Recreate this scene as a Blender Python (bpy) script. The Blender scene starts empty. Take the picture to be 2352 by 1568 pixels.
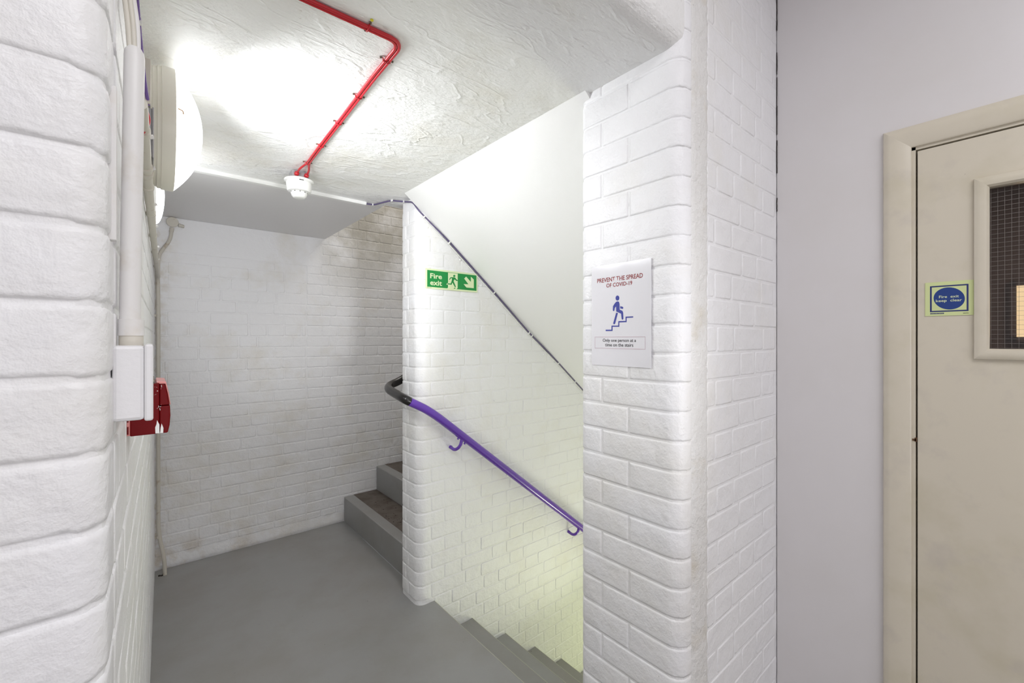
import bpy, bmesh, math, random
from mathutils import Vector, Matrix
random.seed(7)
PI = math.pi
sc = bpy.context.scene
C = sc.collection

# ------------------------------------------------------------------ camera, world, lights, exposure
TH = math.radians(40)
cd = bpy.data.cameras.new('camera')
cam = bpy.data.objects.new('camera', cd); C.objects.link(cam)
cam.location = (0, 0, 1.475)
cam.rotation_euler = (PI/2, 0, -TH)
cd.sensor_width = 36.0
cd.lens = 36.0*995/2352
cd.shift_y = -6/2352
cd.clip_start = 0.02
sc.camera = cam

w = bpy.data.worlds.new('world'); sc.world = w; w.use_nodes = True
w.node_tree.nodes['Background'].inputs[0].default_value = (0.6, 0.62, 0.65, 1)
w.node_tree.nodes['Background'].inputs[1].default_value = 0.3

def area(name, loc, rot, sx, sy, power, col, spread=PI):
    l = bpy.data.lights.new(name, 'AREA'); l.shape = 'RECTANGLE'; l.size = sx; l.size_y = sy
    l.energy = power; l.color = col; l.spread = spread
    o = bpy.data.objects.new(name, l); C.objects.link(o); o.location = loc; o.rotation_euler = rot
    return o
# ceiling panel of the corridor the camera stands in
area('corridor_light', (0.40, -0.8, 2.85), (0, 0, 0), 1.2, 1.2, 18, (0.98, 0.98, 1.0))
# added soft fill along the solid wall behind the camera
area('rear_fill_light', (0.2, -2.15, 1.25), (PI/2, 0, 0), 1.8, 1.8, 8, (0.985, 0.98, 1.0))
# added fill spot behind the camera, aimed through the opening at the landing
sl = bpy.data.lights.new('landing_fill_spot', 'SPOT'); sl.energy = 150; sl.color = (0.97, 0.98, 1.0); sl.spot_size = math.radians(24); sl.spot_blend = 0.7; sl.shadow_soft_size = 0.3
so = bpy.data.objects.new('landing_fill_spot', sl); C.objects.link(so); so.location = (0.56, -2.0, 0.95)
so.rotation_euler = (Vector((0.80, 3.5, 1.95))-Vector(so.location)).to_track_quat('-Z', 'Y').to_euler()
# greenish lamp further down the stairs
area('lower_stair_light', (2.5, 1.25, -0.80), (0, PI*0.93, 0), 0.5, 0.4, 4.5, (0.99, 1.0, 0.82), math.radians(130))
area('stair_foot_light', (3.2, 1.3, -1.0), (0, PI/2, 0), 0.6, 0.4, 3.5, (0.92, 1.0, 0.42))
# weak warm light added above the upper flight to lift the void
area('upper_stair_light', (1.9, 2.9, 3.5), (0, 0, 0), 0.7, 0.7, 7.5, (1.0, 0.95, 0.88))
# corridor behind the door
area('far_corridor_light', (2.6, -0.5, 2.3), (0, 0, 0), 0.3, 0.3, 3.0, (1.0, 0.85, 0.72))

sc.view_settings.view_transform = 'Standard'
sc.view_settings.look = 'None'
sc.view_settings.gamma = 1.0
sc.view_settings.use_curve_mapping = False
sc.view_settings.exposure = 0.56
sc.cycles.diffuse_bounces = 8
sc.cycles.max_bounces = 12

# ------------------------------------------------------------------ materials
def srgb(r, g, b):
    f = lambda c: (c/255/12.92 if c/255 <= 0.04045 else ((c/255+0.055)/1.055)**2.4)
    return (f(r), f(g), f(b), 1)

def mat(name, col, rough=0.5, metal=0.0, coat=0.0, emit=None, estr=0.0, spec=0.5):
    m = bpy.data.materials.new(name); m.use_nodes = True
    b = m.node_tree.nodes['Principled BSDF']
    b.inputs['Base Color'].default_value = col if len(col) == 4 else (*col, 1)
    b.inputs['Roughness'].default_value = rough
    b.inputs['Metallic'].default_value = metal
    b.inputs['Coat Weight'].default_value = coat
    b.inputs['Coat Roughness'].default_value = 0.08
    b.inputs['Specular IOR Level'].default_value = spec
    if emit:
        b.inputs['Emission Color'].default_value = (*emit, 1); b.inputs['Emission Strength'].default_value = estr
    return m

def N(m, t, **kw):
    n = m.node_tree.nodes.new(t)
    for k, v in kw.items():
        if k in n.inputs.keys(): n.inputs[k].default_value = v
        else: setattr(n, k, v)
    return n

def L(m, a, b): m.node_tree.links.new(a, b)

def pos(m, scale=(1, 1, 1), rot=(0, 0, 0)):
    g = N(m, 'ShaderNodeNewGeometry'); mp = N(m, 'ShaderNodeMapping')
    mp.inputs['Scale'].default_value = scale; mp.inputs['Rotation'].default_value = rot
    L(m, g.outputs['Position'], mp.inputs['Vector']); return mp.outputs[0]

def bumpchain(m, specs):
    """specs: list of (kind, scale, detail, strength, distance, mapscale, rot)"""
    b = m.node_tree.nodes['Principled BSDF']; prev = None
    for kind, scale, detail, st, dist, ms, rot in specs:
        v = pos(m, ms, rot)
        if kind == 'noise':
            n = N(m, 'ShaderNodeTexNoise', Scale=scale, Detail=detail, Roughness=0.6); L(m, v, n.inputs['Vector']); h = n.outputs[0]
        elif kind == 'pits':
            n = N(m, 'ShaderNodeTexVoronoi', Scale=scale); L(m, v, n.inputs['Vector'])
            r = N(m, 'ShaderNodeMapRange'); r.inputs[1].default_value = 0.0; r.inputs[2].default_value = detail
            L(m, n.outputs['Distance'], r.inputs[0]); h = r.outputs[0]
        elif kind == 'ridge':
            n = N(m, 'ShaderNodeTexNoise', Scale=scale, Detail=detail, Roughness=0.5, Distortion=0.6); L(m, v, n.inputs['Vector'])
            a = N(m, 'ShaderNodeMath', operation='SUBTRACT'); a.inputs[1].default_value = 0.5; L(m, n.outputs[0], a.inputs[0])
            a2 = N(m, 'ShaderNodeMath', operation='ABSOLUTE'); L(m, a.outputs[0], a2.inputs[0])
            r = N(m, 'ShaderNodeMapRange'); r.inputs[1].default_value = 0.0; r.inputs[2].default_value = 0.03
            r.inputs[3].default_value = 1; r.inputs[4].default_value = 0
            L(m, a2.outputs[0], r.inputs[0]); h = r.outputs[0]
        elif kind == 'wave':
            n = N(m, 'ShaderNodeTexWave', Scale=scale, Distortion=detail, Detail=2.0); L(m, v, n.inputs['Vector']); h = n.outputs[1]
        bp = N(m, 'ShaderNodeBump', Strength=st, Distance=dist)
        L(m, h, bp.inputs['Height'])
        if prev: L(m, prev.outputs[0], bp.inputs['Normal'])
        prev = bp
    if prev: L(m, prev.outputs[0], b.inputs['Normal'])

def tint(m, layers, base=None):
    """layers: (color, noise scale, lo, hi, amount, mapscale, box) ; box=(axis,lo,hi) fades a layer out along that axis"""
    b = m.node_tree.nodes['Principled BSDF']
    col = base if base else tuple(b.inputs['Base Color'].default_value)
    prev = None
    for c, s, lo, hi, amt, ms, box in layers:
        v = pos(m, ms)
        n = N(m, 'ShaderNodeTexNoise', Scale=s, Detail=5.0, Roughness=0.6); L(m, v, n.inputs['Vector'])
        r = N(m, 'ShaderNodeMapRange'); r.inputs[1].default_value = lo; r.inputs[2].default_value = hi
        r.inputs[3].default_value = 0; r.inputs[4].default_value = amt
        L(m, n.outputs[0], r.inputs[0]); fac = r.outputs[0]
        for bx in (box or []):
            ax, a0, a1 = bx
            g = N(m, 'ShaderNodeNewGeometry'); sx = N(m, 'ShaderNodeSeparateXYZ'); L(m, g.outputs['Position'], sx.inputs[0])
            rr = N(m, 'ShaderNodeMapRange'); rr.inputs[1].default_value = a0; rr.inputs[2].default_value = a1
            L(m, sx.outputs[ax], rr.inputs[0])
            mu = N(m, 'ShaderNodeMath', operation='MULTIPLY'); L(m, fac, mu.inputs[0]); L(m, rr.outputs[0], mu.inputs[1]); fac = mu.outputs[0]
        mx = N(m, 'ShaderNodeMix', data_type='RGBA')
        L(m, fac, mx.inputs[0])
        if prev is None: mx.inputs[6].default_value = col
        else: L(m, prev, mx.inputs[6])
        mx.inputs[7].default_value = c
        prev = mx.outputs[2]
    L(m, prev, b.inputs['Base Color'])

U1 = (1, 1, 1)
WHITE = srgb(240, 240, 242)
PAINT_BUMP = [('noise', 20, 5, 0.50, 0.013, U1, (0,0,0)), ('noise', 130, 4, 0.22, 0.003, U1, (0,0,0)), ('pits', 34, 0.10, 0.10, 0.003, U1, (0,0,0))]
M = {}
M['brick'] = mat('white_brick_paint', WHITE, 0.42); bumpchain(M['brick'], PAINT_BUMP)
tint(M['brick'], [(srgb(233, 231, 226), 3.0, 0.5, 0.75, 0.8, U1, None), (srgb(120, 110, 95), 60, 0.74, 0.80, 0.7, U1, None)])
M['brick_back'] = mat('back_brick_paint', srgb(236, 236, 238), 0.42); bumpchain(M['brick_back'], PAINT_BUMP)
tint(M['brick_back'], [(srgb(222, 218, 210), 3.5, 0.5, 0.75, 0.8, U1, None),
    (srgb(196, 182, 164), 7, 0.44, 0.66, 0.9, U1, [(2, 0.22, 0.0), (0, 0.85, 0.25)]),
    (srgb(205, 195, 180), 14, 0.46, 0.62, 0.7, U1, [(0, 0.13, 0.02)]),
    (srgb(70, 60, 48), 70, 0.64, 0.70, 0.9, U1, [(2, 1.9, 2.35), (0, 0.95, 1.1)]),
    (srgb(190, 187, 179), 4, 0.30, 0.55, 0.95, U1, [(2, 1.7, 2.3), (0, 0.95, 1.15)])])  # grey-beige dirt, deepened to carry the shade of the stair void
M['mortar'] = M['brick']
M['plaster'] = mat('smooth_wall_plaster', srgb(222, 219, 220), 0.55); bumpchain(M['plaster'], [('noise', 9, 3, 0.10, 0.006, U1, (0,0,0)), ('noise', 220, 2, 0.06, 0.001, U1, (0,0,0))])
tint(M['plaster'], [(srgb(215, 211, 209), 1.6, 0.45, 0.7, 0.6, U1, None)])
M['ceil'] = mat('trowelled_ceiling_plaster', srgb(239, 239, 238), 0.5)
bumpchain(M['ceil'], [('noise', 7, 5, 0.45, 0.025, (1, 1, 1), (0,0,0.5)), ('noise', 55, 5, 0.45, 0.008, (1, 2.2, 1), (0,0,0.6)), ('noise', 60, 2, 0.35, 0.004, (0.12, 1.6, 1), (0,0,-0.5)),
    ('ridge', 3.2, 3, 0.40, 0.005, (1, 2.5, 1), (0,0,0.7)), ('pits', 22, 0.14, 0.25, 0.004, U1, (0,0,0)), ('noise', 170, 3, 0.25, 0.002, U1, (0,0,0))])
tint(M['ceil'], [(srgb(226, 223, 214), 3, 0.5, 0.72, 0.8, U1, None), (srgb(150, 140, 122), 45, 0.70, 0.78, 0.6, U1, None)])
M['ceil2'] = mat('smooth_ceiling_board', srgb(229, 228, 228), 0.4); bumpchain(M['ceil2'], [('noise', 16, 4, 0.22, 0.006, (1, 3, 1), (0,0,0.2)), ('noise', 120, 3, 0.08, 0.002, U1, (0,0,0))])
M['soffit'] = mat('smooth_soffit_plaster', srgb(241, 241, 240), 0.5); bumpchain(M['soffit'], [('noise', 14, 4, 0.25, 0.008, (1, 2, 1), (0,0,0.3)), ('noise', 140, 3, 0.12, 0.002, U1, (0,0,0)), ('pits', 16, 0.05, 0.10, 0.002, U1, (0,0,0))])
M['floor'] = mat('grey_floor_paint', srgb(149, 149, 148), 0.36)
bumpchain(M['floor'], [('noise', 18, 4, 0.15, 0.006, U1, (0,0,0)), ('noise', 160, 3, 0.10, 0.001, U1, (0,0,0))])
tint(M['floor'], [(srgb(141, 138, 134), 2.5, 0.42, 0.68, 0.8, U1, None), (srgb(142, 143, 138), 5, 0.5, 0.75, 0.5, U1, None), (srgb(72, 68, 62), 42, 0.70, 0.76, 0.8, U1, None)])
M['tread'] = mat('worn_dirty_tread', srgb(104, 96, 90), 0.6); bumpchain(M['tread'], [('noise', 60, 5, 0.3, 0.003, U1, (0,0,0))])
tint(M['tread'], [(srgb(84, 74, 64), 12, 0.42, 0.65, 0.9, U1, None), (srgb(40, 34, 30), 60, 0.66, 0.72, 0.9, U1, None)])
M['nosing'] = mat('worn_nosing_paint', srgb(168, 166, 156), 0.5)
M['cream'] = mat('cream_gloss_paint', srgb(214, 206, 189), 0.3, coat=0.25)
bumpchain(M['cream'], [('noise', 10, 3, 0.08, 0.004, (1, 1, 0.4), (0,0,0)), ('noise', 200, 2, 0.05, 0.0006, (1, 1, 0.15), (0,0,0))])
tint(M['cream'], [(srgb(198, 190, 166), 4, 0.5, 0.72, 0.7, U1, None), (srgb(196, 188, 178), 9, 0.55, 0.75, 0.6, U1, None), (srgb(112, 100, 84), 55, 0.74, 0.80, 0.7, U1, None)])
M['dark'] = mat('dark_gap', srgb(30, 22, 16), 0.9)
M['conduit'] = mat('painted_white_conduit', srgb(222, 220, 219), 0.4); bumpchain(M['conduit'], [('noise', 60, 3, 0.12, 0.002, (1, 1, 0.3), (0,0,0))])
tint(M['conduit'], [(srgb(205, 196, 182), 14, 0.55, 0.72, 0.6, U1, None)])
M['conduit_grubby'] = mat('grubby_cream_conduit', srgb(206, 201, 190), 0.45); bumpchain(M['conduit_grubby'], [('noise', 60, 3, 0.2, 0.002, U1, (0,0,0))])
tint(M['conduit_grubby'], [(srgb(158, 134, 106), 20, 0.6, 0.74, 0.7, U1, None)])
M['boxwhite'] = mat('painted_metal_box', srgb(226, 225, 227), 0.38); bumpchain(M['boxwhite'], [('noise', 90, 4, 0.25, 0.002, (1, 1, 2), (0,0,0))])
M['white_plastic'] = mat('white_plastic', srgb(236, 236, 234), 0.35)
M['lampring'] = mat('cream_lamp_rim', srgb(232, 229, 218), 0.35)
M['diffuser'] = mat('lit_opal_diffuser', srgb(245, 245, 240), 0.3, emit=(0.95, 0.975, 1.0), estr=3.2)
M['diffuser2'] = mat('lit_small_diffuser', srgb(240, 240, 240), 0.2, emit=(0.95, 0.975, 1.0), estr=13.0)
M['purple'] = mat('purple_gloss_paint', srgb(98, 56, 168), 0.22, coat=0.5); bumpchain(M['purple'], [('noise', 40, 2, 0.06, 0.002, U1, (0,0,0))])
M['black'] = mat('black_plastic_grip', srgb(24, 22, 22), 0.28)
M['red_cable'] = mat('red_cable_sheath', srgb(184, 34, 44), 0.3)
M['purple_cable'] = mat('grey_purple_cable_sheath', srgb(92, 82, 118), 0.4)
M['purple_cable2'] = mat('purple_cable_sheath', srgb(112, 84, 156), 0.4)
M['metal'] = mat('dull_metal', srgb(120, 112, 100), 0.4, metal=0.8)
M['yellow'] = mat('yellow_plug', srgb(210, 200, 40), 0.5)
M['grey_box'] = mat('grey_metal_box', srgb(150, 148, 150), 0.4)
M['red_gloss'] = mat('red_gloss_plastic', srgb(108, 0, 6), 0.45, spec=0.15)
M['red_pale'] = mat('pale_red_lens', srgb(215, 130, 125), 0.3)
M['signgreen'] = mat('sign_green', srgb(12, 140, 62), 0.4)
M['signcream'] = mat('luminous_cream_green', srgb(222, 234, 190), 0.45)
M['signlime'] = mat('luminous_lime', srgb(212, 222, 162), 0.45)
M['signblue'] = mat('sign_blue', srgb(30, 62, 132), 0.4)
M['signnavy'] = mat('sign_navy', srgb(38, 48, 110), 0.4)
M['poster'] = mat('laminated_white_paper', srgb(232, 231, 236), 0.12, coat=0.6)
M['posterblue'] = mat('poster_blue_ink', srgb(66, 74, 160), 0.12, coat=0.6)
M['posterred'] = mat('poster_red_ink', srgb(150, 56, 60), 0.12, coat=0.6)
M['ink'] = mat('black_ink', srgb(44, 42, 48), 0.15, coat=0.6)
M['pinkline'] = mat('pale_red_line', srgb(196, 160, 172), 0.2)
M['darkwall'] = mat('grey_brown_corridor_wall', srgb(128, 112, 104), 0.7)  # even grey-brown base for the far corridor surfaces
M['winlit'] = mat('lit_far_window', srgb(250, 225, 170), 0.5, emit=(1.0, 0.80, 0.48), estr=0.85)
gm = bpy.data.materials.new('dirty_glass'); gm.use_nodes = True
gb = gm.node_tree.nodes['Principled BSDF']
gb.inputs['Base Color'].default_value = (0.62, 0.58, 0.56, 1); gb.inputs['Roughness'].default_value = 0.03
gb.inputs['Transmission Weight'].default_value = 1.0; gb.inputs['IOR'].default_value = 1.45
M['glass'] = gm
M['wire'] = mat('glass_wire', srgb(146, 139, 134), 0.4, metal=0.5)
M['dirt'] = mat('dirt_spots', srgb(52, 46, 40), 0.9)
M['render'] = mat('rough_mortar_patch', srgb(234, 233, 231), 0.5)
bumpchain(M['render'], [('noise', 60, 6, 0.6, 0.012, U1, (0,0,0)), ('noise', 220, 4, 0.3, 0.003, U1, (0,0,0))])
tint(M['render'], [(srgb(214, 206, 190), 5, 0.52, 0.70, 0.8, U1, None), (srgb(110, 98, 82), 60, 0.72, 0.78, 0.7, U1, None)])

# ------------------------------------------------------------------ helpers
def tag(o, label=None, cat=None, group=None, kind=None):
    if label: o['label'] = label
    if cat: o['category'] = cat
    if group: o['group'] = group
    if kind: o['kind'] = kind
    return o

def link(name, me, m, parent=None, smooth=False):
    if m is not None and not me.materials: me.materials.append(m)
    if smooth:
        for p in me.polygons: p.use_smooth = True
    o = bpy.data.objects.new(name, me); C.objects.link(o)
    if parent:
        o.parent = parent
        o.matrix_parent_inverse = Matrix.Translation(parent.location).inverted() if parent.location.length else Matrix()
    return o

def empty(name, loc=(0, 0, 0), label=None, cat=None, group=None, kind=None):
    o = bpy.data.objects.new(name, None); C.objects.link(o); o.location = loc; o.empty_display_size = 0.05
    return tag(o, label, cat, group, kind)

def bm_obj(name, bm, m, parent=None, smooth=False, bevel=0):
    me = bpy.data.meshes.new(name)
    bmesh.ops.recalc_face_normals(bm, faces=bm.faces)
    bm.to_mesh(me); bm.free()
    o = link(name, me, m, parent, smooth)
    if bevel:
        b = o.modifiers.new('soft_edges', 'BEVEL'); b.width = bevel; b.segments = 2; b.limit_method = 'ANGLE'
    return o

def add_box(bm, x0, x1, y0, y1, z0, z1):
    v = [bm.verts.new((x, y, z)) for x in (x0, x1) for y in (y0, y1) for z in (z0, z1)]
    for f in ((0,1,3,2), (4,6,7,5), (0,4,5,1), (2,3,7,6), (0,2,6,4), (1,5,7,3)): bm.faces.new([v[i] for i in f])

def box(name, x0, x1, y0, y1, z0, z1, m, parent=None, bevel=0):
    bm = bmesh.new(); add_box(bm, x0, x1, y0, y1, z0, z1)
    return bm_obj(name, bm, m, parent, bevel=bevel)

def add_prism(bm, pts, z0, z1):
    a = [bm.verts.new((x, y, z0)) for x, y in pts]; b = [bm.verts.new((x, y, z1)) for x, y in pts]
    n = len(pts)
    bm.faces.new(a[::-1]); bm.faces.new(b)
    for i in range(n): bm.faces.new((a[i], a[(i+1) % n], b[(i+1) % n], b[i]))

def prism(name, pts, z0, z1, m, parent=None, bevel=0):
    bm = bmesh.new(); add_prism(bm, pts, z0, z1); return bm_obj(name, bm, m, parent, bevel=bevel)

def arc(cx, cy, r, a0, a1, n=8):
    return [(cx+r*math.cos(math.radians(a0+(a1-a0)*i/n)), cy+r*math.sin(math.radians(a0+(a1-a0)*i/n))) for i in range(n+1)]

def smooth_path(pts, rad, n=6):
    """fillet each inner corner of a polyline"""
    P = [Vector(p) for p in pts]; out = [P[0]]
    for i in range(1, len(P)-1):
        a, b, c = P[i-1], P[i], P[i+1]
        r = rad[i] if isinstance(rad, (list, tuple)) else rad
        d1 = min(r, (a-b).length*0.49); d2 = min(r, (c-b).length*0.49)
        s = b+(a-b).normalized()*d1; e = b+(c-b).normalized()*d2
        for k in range(n+1):
            t = k/n; out.append(s*(1-t)**2+b*2*t*(1-t)+e*t*t)
    out.append(P[-1]); return out

def add_tube(bm, pts, r, seg=12, cap=True):
    P = [Vector(p) for p in pts]; rings = []
    t = (P[1]-P[0]).normalized(); up = Vector((0, 0, 1)) if abs(t.z) < 0.9 else Vector((1, 0, 0))
    nrm = t.cross(up).normalized()
    for i, p in enumerate(P):
        if i == 0: tt = (P[1]-P[0]).normalized()
        elif i == len(P)-1: tt = (P[-1]-P[-2]).normalized()
        else: tt = ((P[i+1]-P[i]).normalized()+(P[i]-P[i-1]).normalized()).normalized()
        nrm = (nrm-tt*nrm.dot(tt)).normalized(); bi = tt.cross(nrm)
        rr = r[i] if isinstance(r, (list, tuple)) else r
        rings.append([bm.verts.new(p+(nrm*math.cos(2*PI*k/seg)+bi*math.sin(2*PI*k/seg))*rr) for k in range(seg)])
    for a, b in zip(rings, rings[1:]):
        for k in range(seg): bm.faces.new((a[k], a[(k+1) % seg], b[(k+1) % seg], b[k]))
    if cap: bm.faces.new(rings[0][::-1]); bm.faces.new(rings[-1])

def smooth_by_angle(o, ang=40):
    me = o.data
    for p in me.polygons: p.use_smooth = True
    try: me.set_sharp_from_angle(angle=math.radians(ang))
    except Exception: pass
    return o

def tube(name, pts, r, m, parent=None, seg=12):
    bm = bmesh.new(); add_tube(bm, pts, r, seg); return smooth_by_angle(bm_obj(name, bm, m, parent), 50)

def lathe(name, prof, origin, axis, m, parent=None, seg=48):
    """prof: list of (radius, height along axis)"""
    bm = bmesh.new(); rings = []
    ax = {'x': (Vector((1,0,0)), Vector((0,1,0)), Vector((0,0,1))), '-z': (Vector((0,0,-1)), Vector((1,0,0)), Vector((0,-1,0))), 'y': (Vector((0,1,0)), Vector((0,0,1)), Vector((1,0,0))), '-y': (Vector((0,-1,0)), Vector((1,0,0)), Vector((0,0,1))), 'z': (Vector((0,0,1)), Vector((1,0,0)), Vector((0,1,0)))}[axis]
    O = Vector(origin)
    for r, h in prof:
        if r < 1e-6: rings.append([bm.verts.new(O+ax[0]*h)])
        else: rings.append([bm.verts.new(O+ax[0]*h+(ax[1]*math.cos(2*PI*k/seg)+ax[2]*math.sin(2*PI*k/seg))*r) for k in range(seg)])
    for a, b in zip(rings, rings[1:]):
        for k in range(seg):
            k2 = (k+1) % seg
            if len(a) == 1 and len(b) == 1: continue
            if len(a) == 1: bm.faces.new((a[0], b[k], b[k2]))
            elif len(b) == 1: bm.faces.new((a[k], a[k2], b[0]))
            else: bm.faces.new((a[k], a[k2], b[k2], b[k]))
    if len(rings[0]) > 1: bm.faces.new(rings[0][::-1])
    if len(rings[-1]) > 1: bm.faces.new(rings[-1])
    return smooth_by_angle(bm_obj(name, bm, m, parent), 35)

# ------------------------------------------------------------------ brickwork
JOINT = 0.0042
_cache = {}; ARCS = {}
def flat_brick(wd, h, var, m):
    key = ('f', round(wd, 3), round(h, 3), var, m.name)
    if key in _cache: return _cache[key]
    rnd = random.Random(hash((round(wd, 3), var)) & 0xffff)
    loops = []
    for inset, dep in ((0.0070, 0.0), (0.0026, 0.0007), (0.0, 0.0042)):
        c = 0.004 if inset == 0 else 0.005
        x0, x1, z0, z1 = inset, wd-inset, inset*0.8, h-inset*0.8
        pts = [(x0+c, z0), (x1-c, z0), (x1, z0+c), (x1, z1-c), (x1-c, z1), (x0+c, z1), (x0, z1-c), (x0, z0+c)]
        loops.append([(x+rnd.uniform(-.0017, .0017), dep, z+rnd.uniform(-.0012, .0012)) for x, z in pts])
    V = [v for l in loops for v in l]
    F = [tuple(range(8))]
    for a in range(2):
        for k in range(8):
            k2 = (k+1) % 8; F.append((a*8+k, (a+1)*8+k, (a+1)*8+k2, a*8+k2))
    me = bpy.data.meshes.new('brick'); me.from_pydata(V, [], F); me.materials.append(m)
    for p in me.polygons[1:]: p.use_smooth = True
    _cache[key] = me; return me

def path_brick(pathf, s0, s1, h, m, key):
    """brick wrapped round a corner profile; pathf(s) -> (x, y, nx, ny)"""
    k = ('p', key, round(s0, 3), round(s1, 3), round(h, 3), m.name)
    if k in _cache: return _cache[k]
    mid = sorted({round(q0+(q1-q0)*i/6, 5) for q0, q1 in ARCS[key] for i in range(7) if s0+0.009 < q0+(q1-q0)*i/6 < s1-0.009})
    ss = [s0, s0+0.0026, s0+0.007]+mid+[s1-0.007, s1-0.0026, s1]; K = len(ss); nz = 6
    rj = random.Random(hash((round(s0, 3), round(s1, 3), h)) & 0xffff)
    zs = [0, 0.0026, 0.007, h-0.007, h-0.0026, h]; dz = [0.0042, 0.0007, 0, 0, 0.0007, 0.0042]; V = []; F = []
    for i, s in enumerate(ss):
        x, y, nx, ny = pathf(s)
        for j, z in enumerate(zs):
            d = max(dz[j], {0: 0.0042, 1: 0.0007, K-2: 0.0007, K-1: 0.0042}.get(i, 0))
            V.append((x-nx*d, y-ny*d, z+rj.uniform(-.0017, .0017)))
    for i in range(len(ss)-1):
        for j in range(nz-1): F.append((i*nz+j, (i+1)*nz+j, (i+1)*nz+j+1, i*nz+j+1))
    me = bpy.data.meshes.new('brick'); me.from_pydata(V, [], F); me.materials.append(m)
    for p in me.polygons: p.use_smooth = True
    _cache[k] = me; return me

CAM = Vector((0, 0, 1.475))
def place_bricks(items, wall, limit=300):
    """items: (mesh, location, rotz). Nearest ones are objects; the rest are joined."""
    items.sort(key=lambda it: (Vector(it[1])-CAM).length)
    for me, loc, rz in items[:limit]:
        o = bpy.data.objects.new('brick', me); C.objects.link(o); o.parent = wall
        o.location = loc; o.rotation_euler = (0, random.uniform(-.003, .003), rz+random.uniform(-.004, .004))
    rest = items[limit:]
    if rest:
        V, F = [], []
        for me, loc, rz in rest:
            mt = Matrix.Translation(loc) @ Matrix.Rotation(rz, 4, 'Z'); b = len(V)
            V += [tuple(mt @ v.co) for v in me.vertices]; F += [tuple(b+i for i in p.vertices) for p in me.polygons]
        me = bpy.data.meshes.new('brick_field'); me.from_pydata(V, [], F); me.materials.append(rest[0][0].materials[0])
        o = bpy.data.objects.new('brick_field', me); C.objects.link(o); o.parent = wall; o['kind'] = 'stuff'

def courses(origin, rz, length, z_ref, pitch, z0, z1, mode, m, clip=None, relief=None, seed=1, first=0.0):
    """flat brickwork; mode: flemish / stretcher / english / mixed"""
    rnd = random.Random(seed); out = []
    ca, sa = math.cos(rz), math.sin(rz)
    k0 = math.floor((z0-z_ref)/pitch); k1 = math.ceil((z1-z_ref)/pitch)
    for k in range(k0, k1):
        zb = z_ref+k*pitch; h = pitch-JOINT
        zc0, zc1 = max(zb, z0), min(zb+h, z1)
        if zc1-zc0 < 0.02: continue
        S, H = 0.2280, 0.1150
        if mode == 'flemish': seq = [S, H]; s = first+(-0.17 if k % 2 else 0.0)
        elif mode == 'english': seq = [S] if k % 2 else [H]; s = first-(0.0575 if k % 2 else 0)
        elif mode == 'mixed':
            t = k % 4; seq = [[S], [S, H], [H], [S]][t]; s = first-[0, 0.11, 0.05, 0.17][t]
        else: seq = [S]; s = first-(0.114 if k % 2 else 0.0)
        s += rnd.uniform(-.012, .012); i = rnd.randint(0, 1) if mode == 'mixed' else 0
        while s < length-0.001:
            wd = seq[i % len(seq)]; i += 1
            a, b = max(s, 0), min(s+wd-JOINT, length); s += wd
            if b-a < 0.03: continue
            if a > 0 and b < length: b = a+wd-JOINT
            cx, cz = (a+b)/2, (zc0+zc1)/2
            if clip:
                r = clip(a, b, zc0, zc1)
                if not r: continue
            dep = relief(cx, cz) if relief else 0.0
            dep += rnd.uniform(-0.0003, 0.0007)
            me = flat_brick(round(b-a, 3), round(zc1-zc0, 3), rnd.randint(0, 3), m)
            # local -y is outward
            out.append((me, (origin[0]+ca*a-sa*dep, origin[1]+sa*a+ca*dep, zc0), rz))
    return out

# ------------------------------------------------------------------ room shell
CEIL = 2.26
LX = lambda y: -0.032+0.0214*(y-0.63)           # the left wall runs a degree off square
D = 0.0028
floor_pts = [(-1.5, -2.2), (1.76, -2.2), (1.76, 0.62), (1.235, 0.62), (1.235, 2.16), (1.212, 2.16), (1.212, 3.62), (-1.5, 3.62)]
prism('floor', floor_pts, -0.2, 0.0, M['floor'])['kind'] = 'structure'

ce = prism('ceiling', [(-0.3, 0.74), (1.10, 0.74), (1.10, 0.935), (1.057, 0.935), (1.057, 2.15), (1.6, 2.15), (1.6, 2.43), (1.065, 2.43), (1.065, 2.47), (-0.3, 2.47)], CEIL, CEIL+0.2, M['ceil'])
ce['kind'] = 'structure'
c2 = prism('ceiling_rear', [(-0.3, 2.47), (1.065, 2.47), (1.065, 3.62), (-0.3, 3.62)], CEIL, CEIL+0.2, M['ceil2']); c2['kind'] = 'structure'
# sloping soffit over the stairs going down
bm = bmesh.new(); SL = -0.811
x0, x1 = 1.057, 3.45
sv = [bm.verts.new(p) for p in [(x0, 0.90, CEIL), (x1, 0.90, CEIL+SL*(x1-x0)), (x1, 2.16, CEIL+SL*(x1-x0)), (x0, 2.16, CEIL),
      (x0, 0.90, CEIL+0.2), (x1, 0.90, CEIL+0.2+SL*(x1-x0)), (x1, 2.16, CEIL+0.2+SL*(x1-x0)), (x0, 2.16, CEIL+0.2)]]
for f in ((0,1,2,3), (7,6,5,4), (0,4,5,1), (1,5,6,2), (2,6,7,3), (3,7,4,0)): bm.faces.new([sv[i] for i in f])
bm_obj('ceiling_stairwell', bm, M['soffit'])['kind'] = 'structure'

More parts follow.
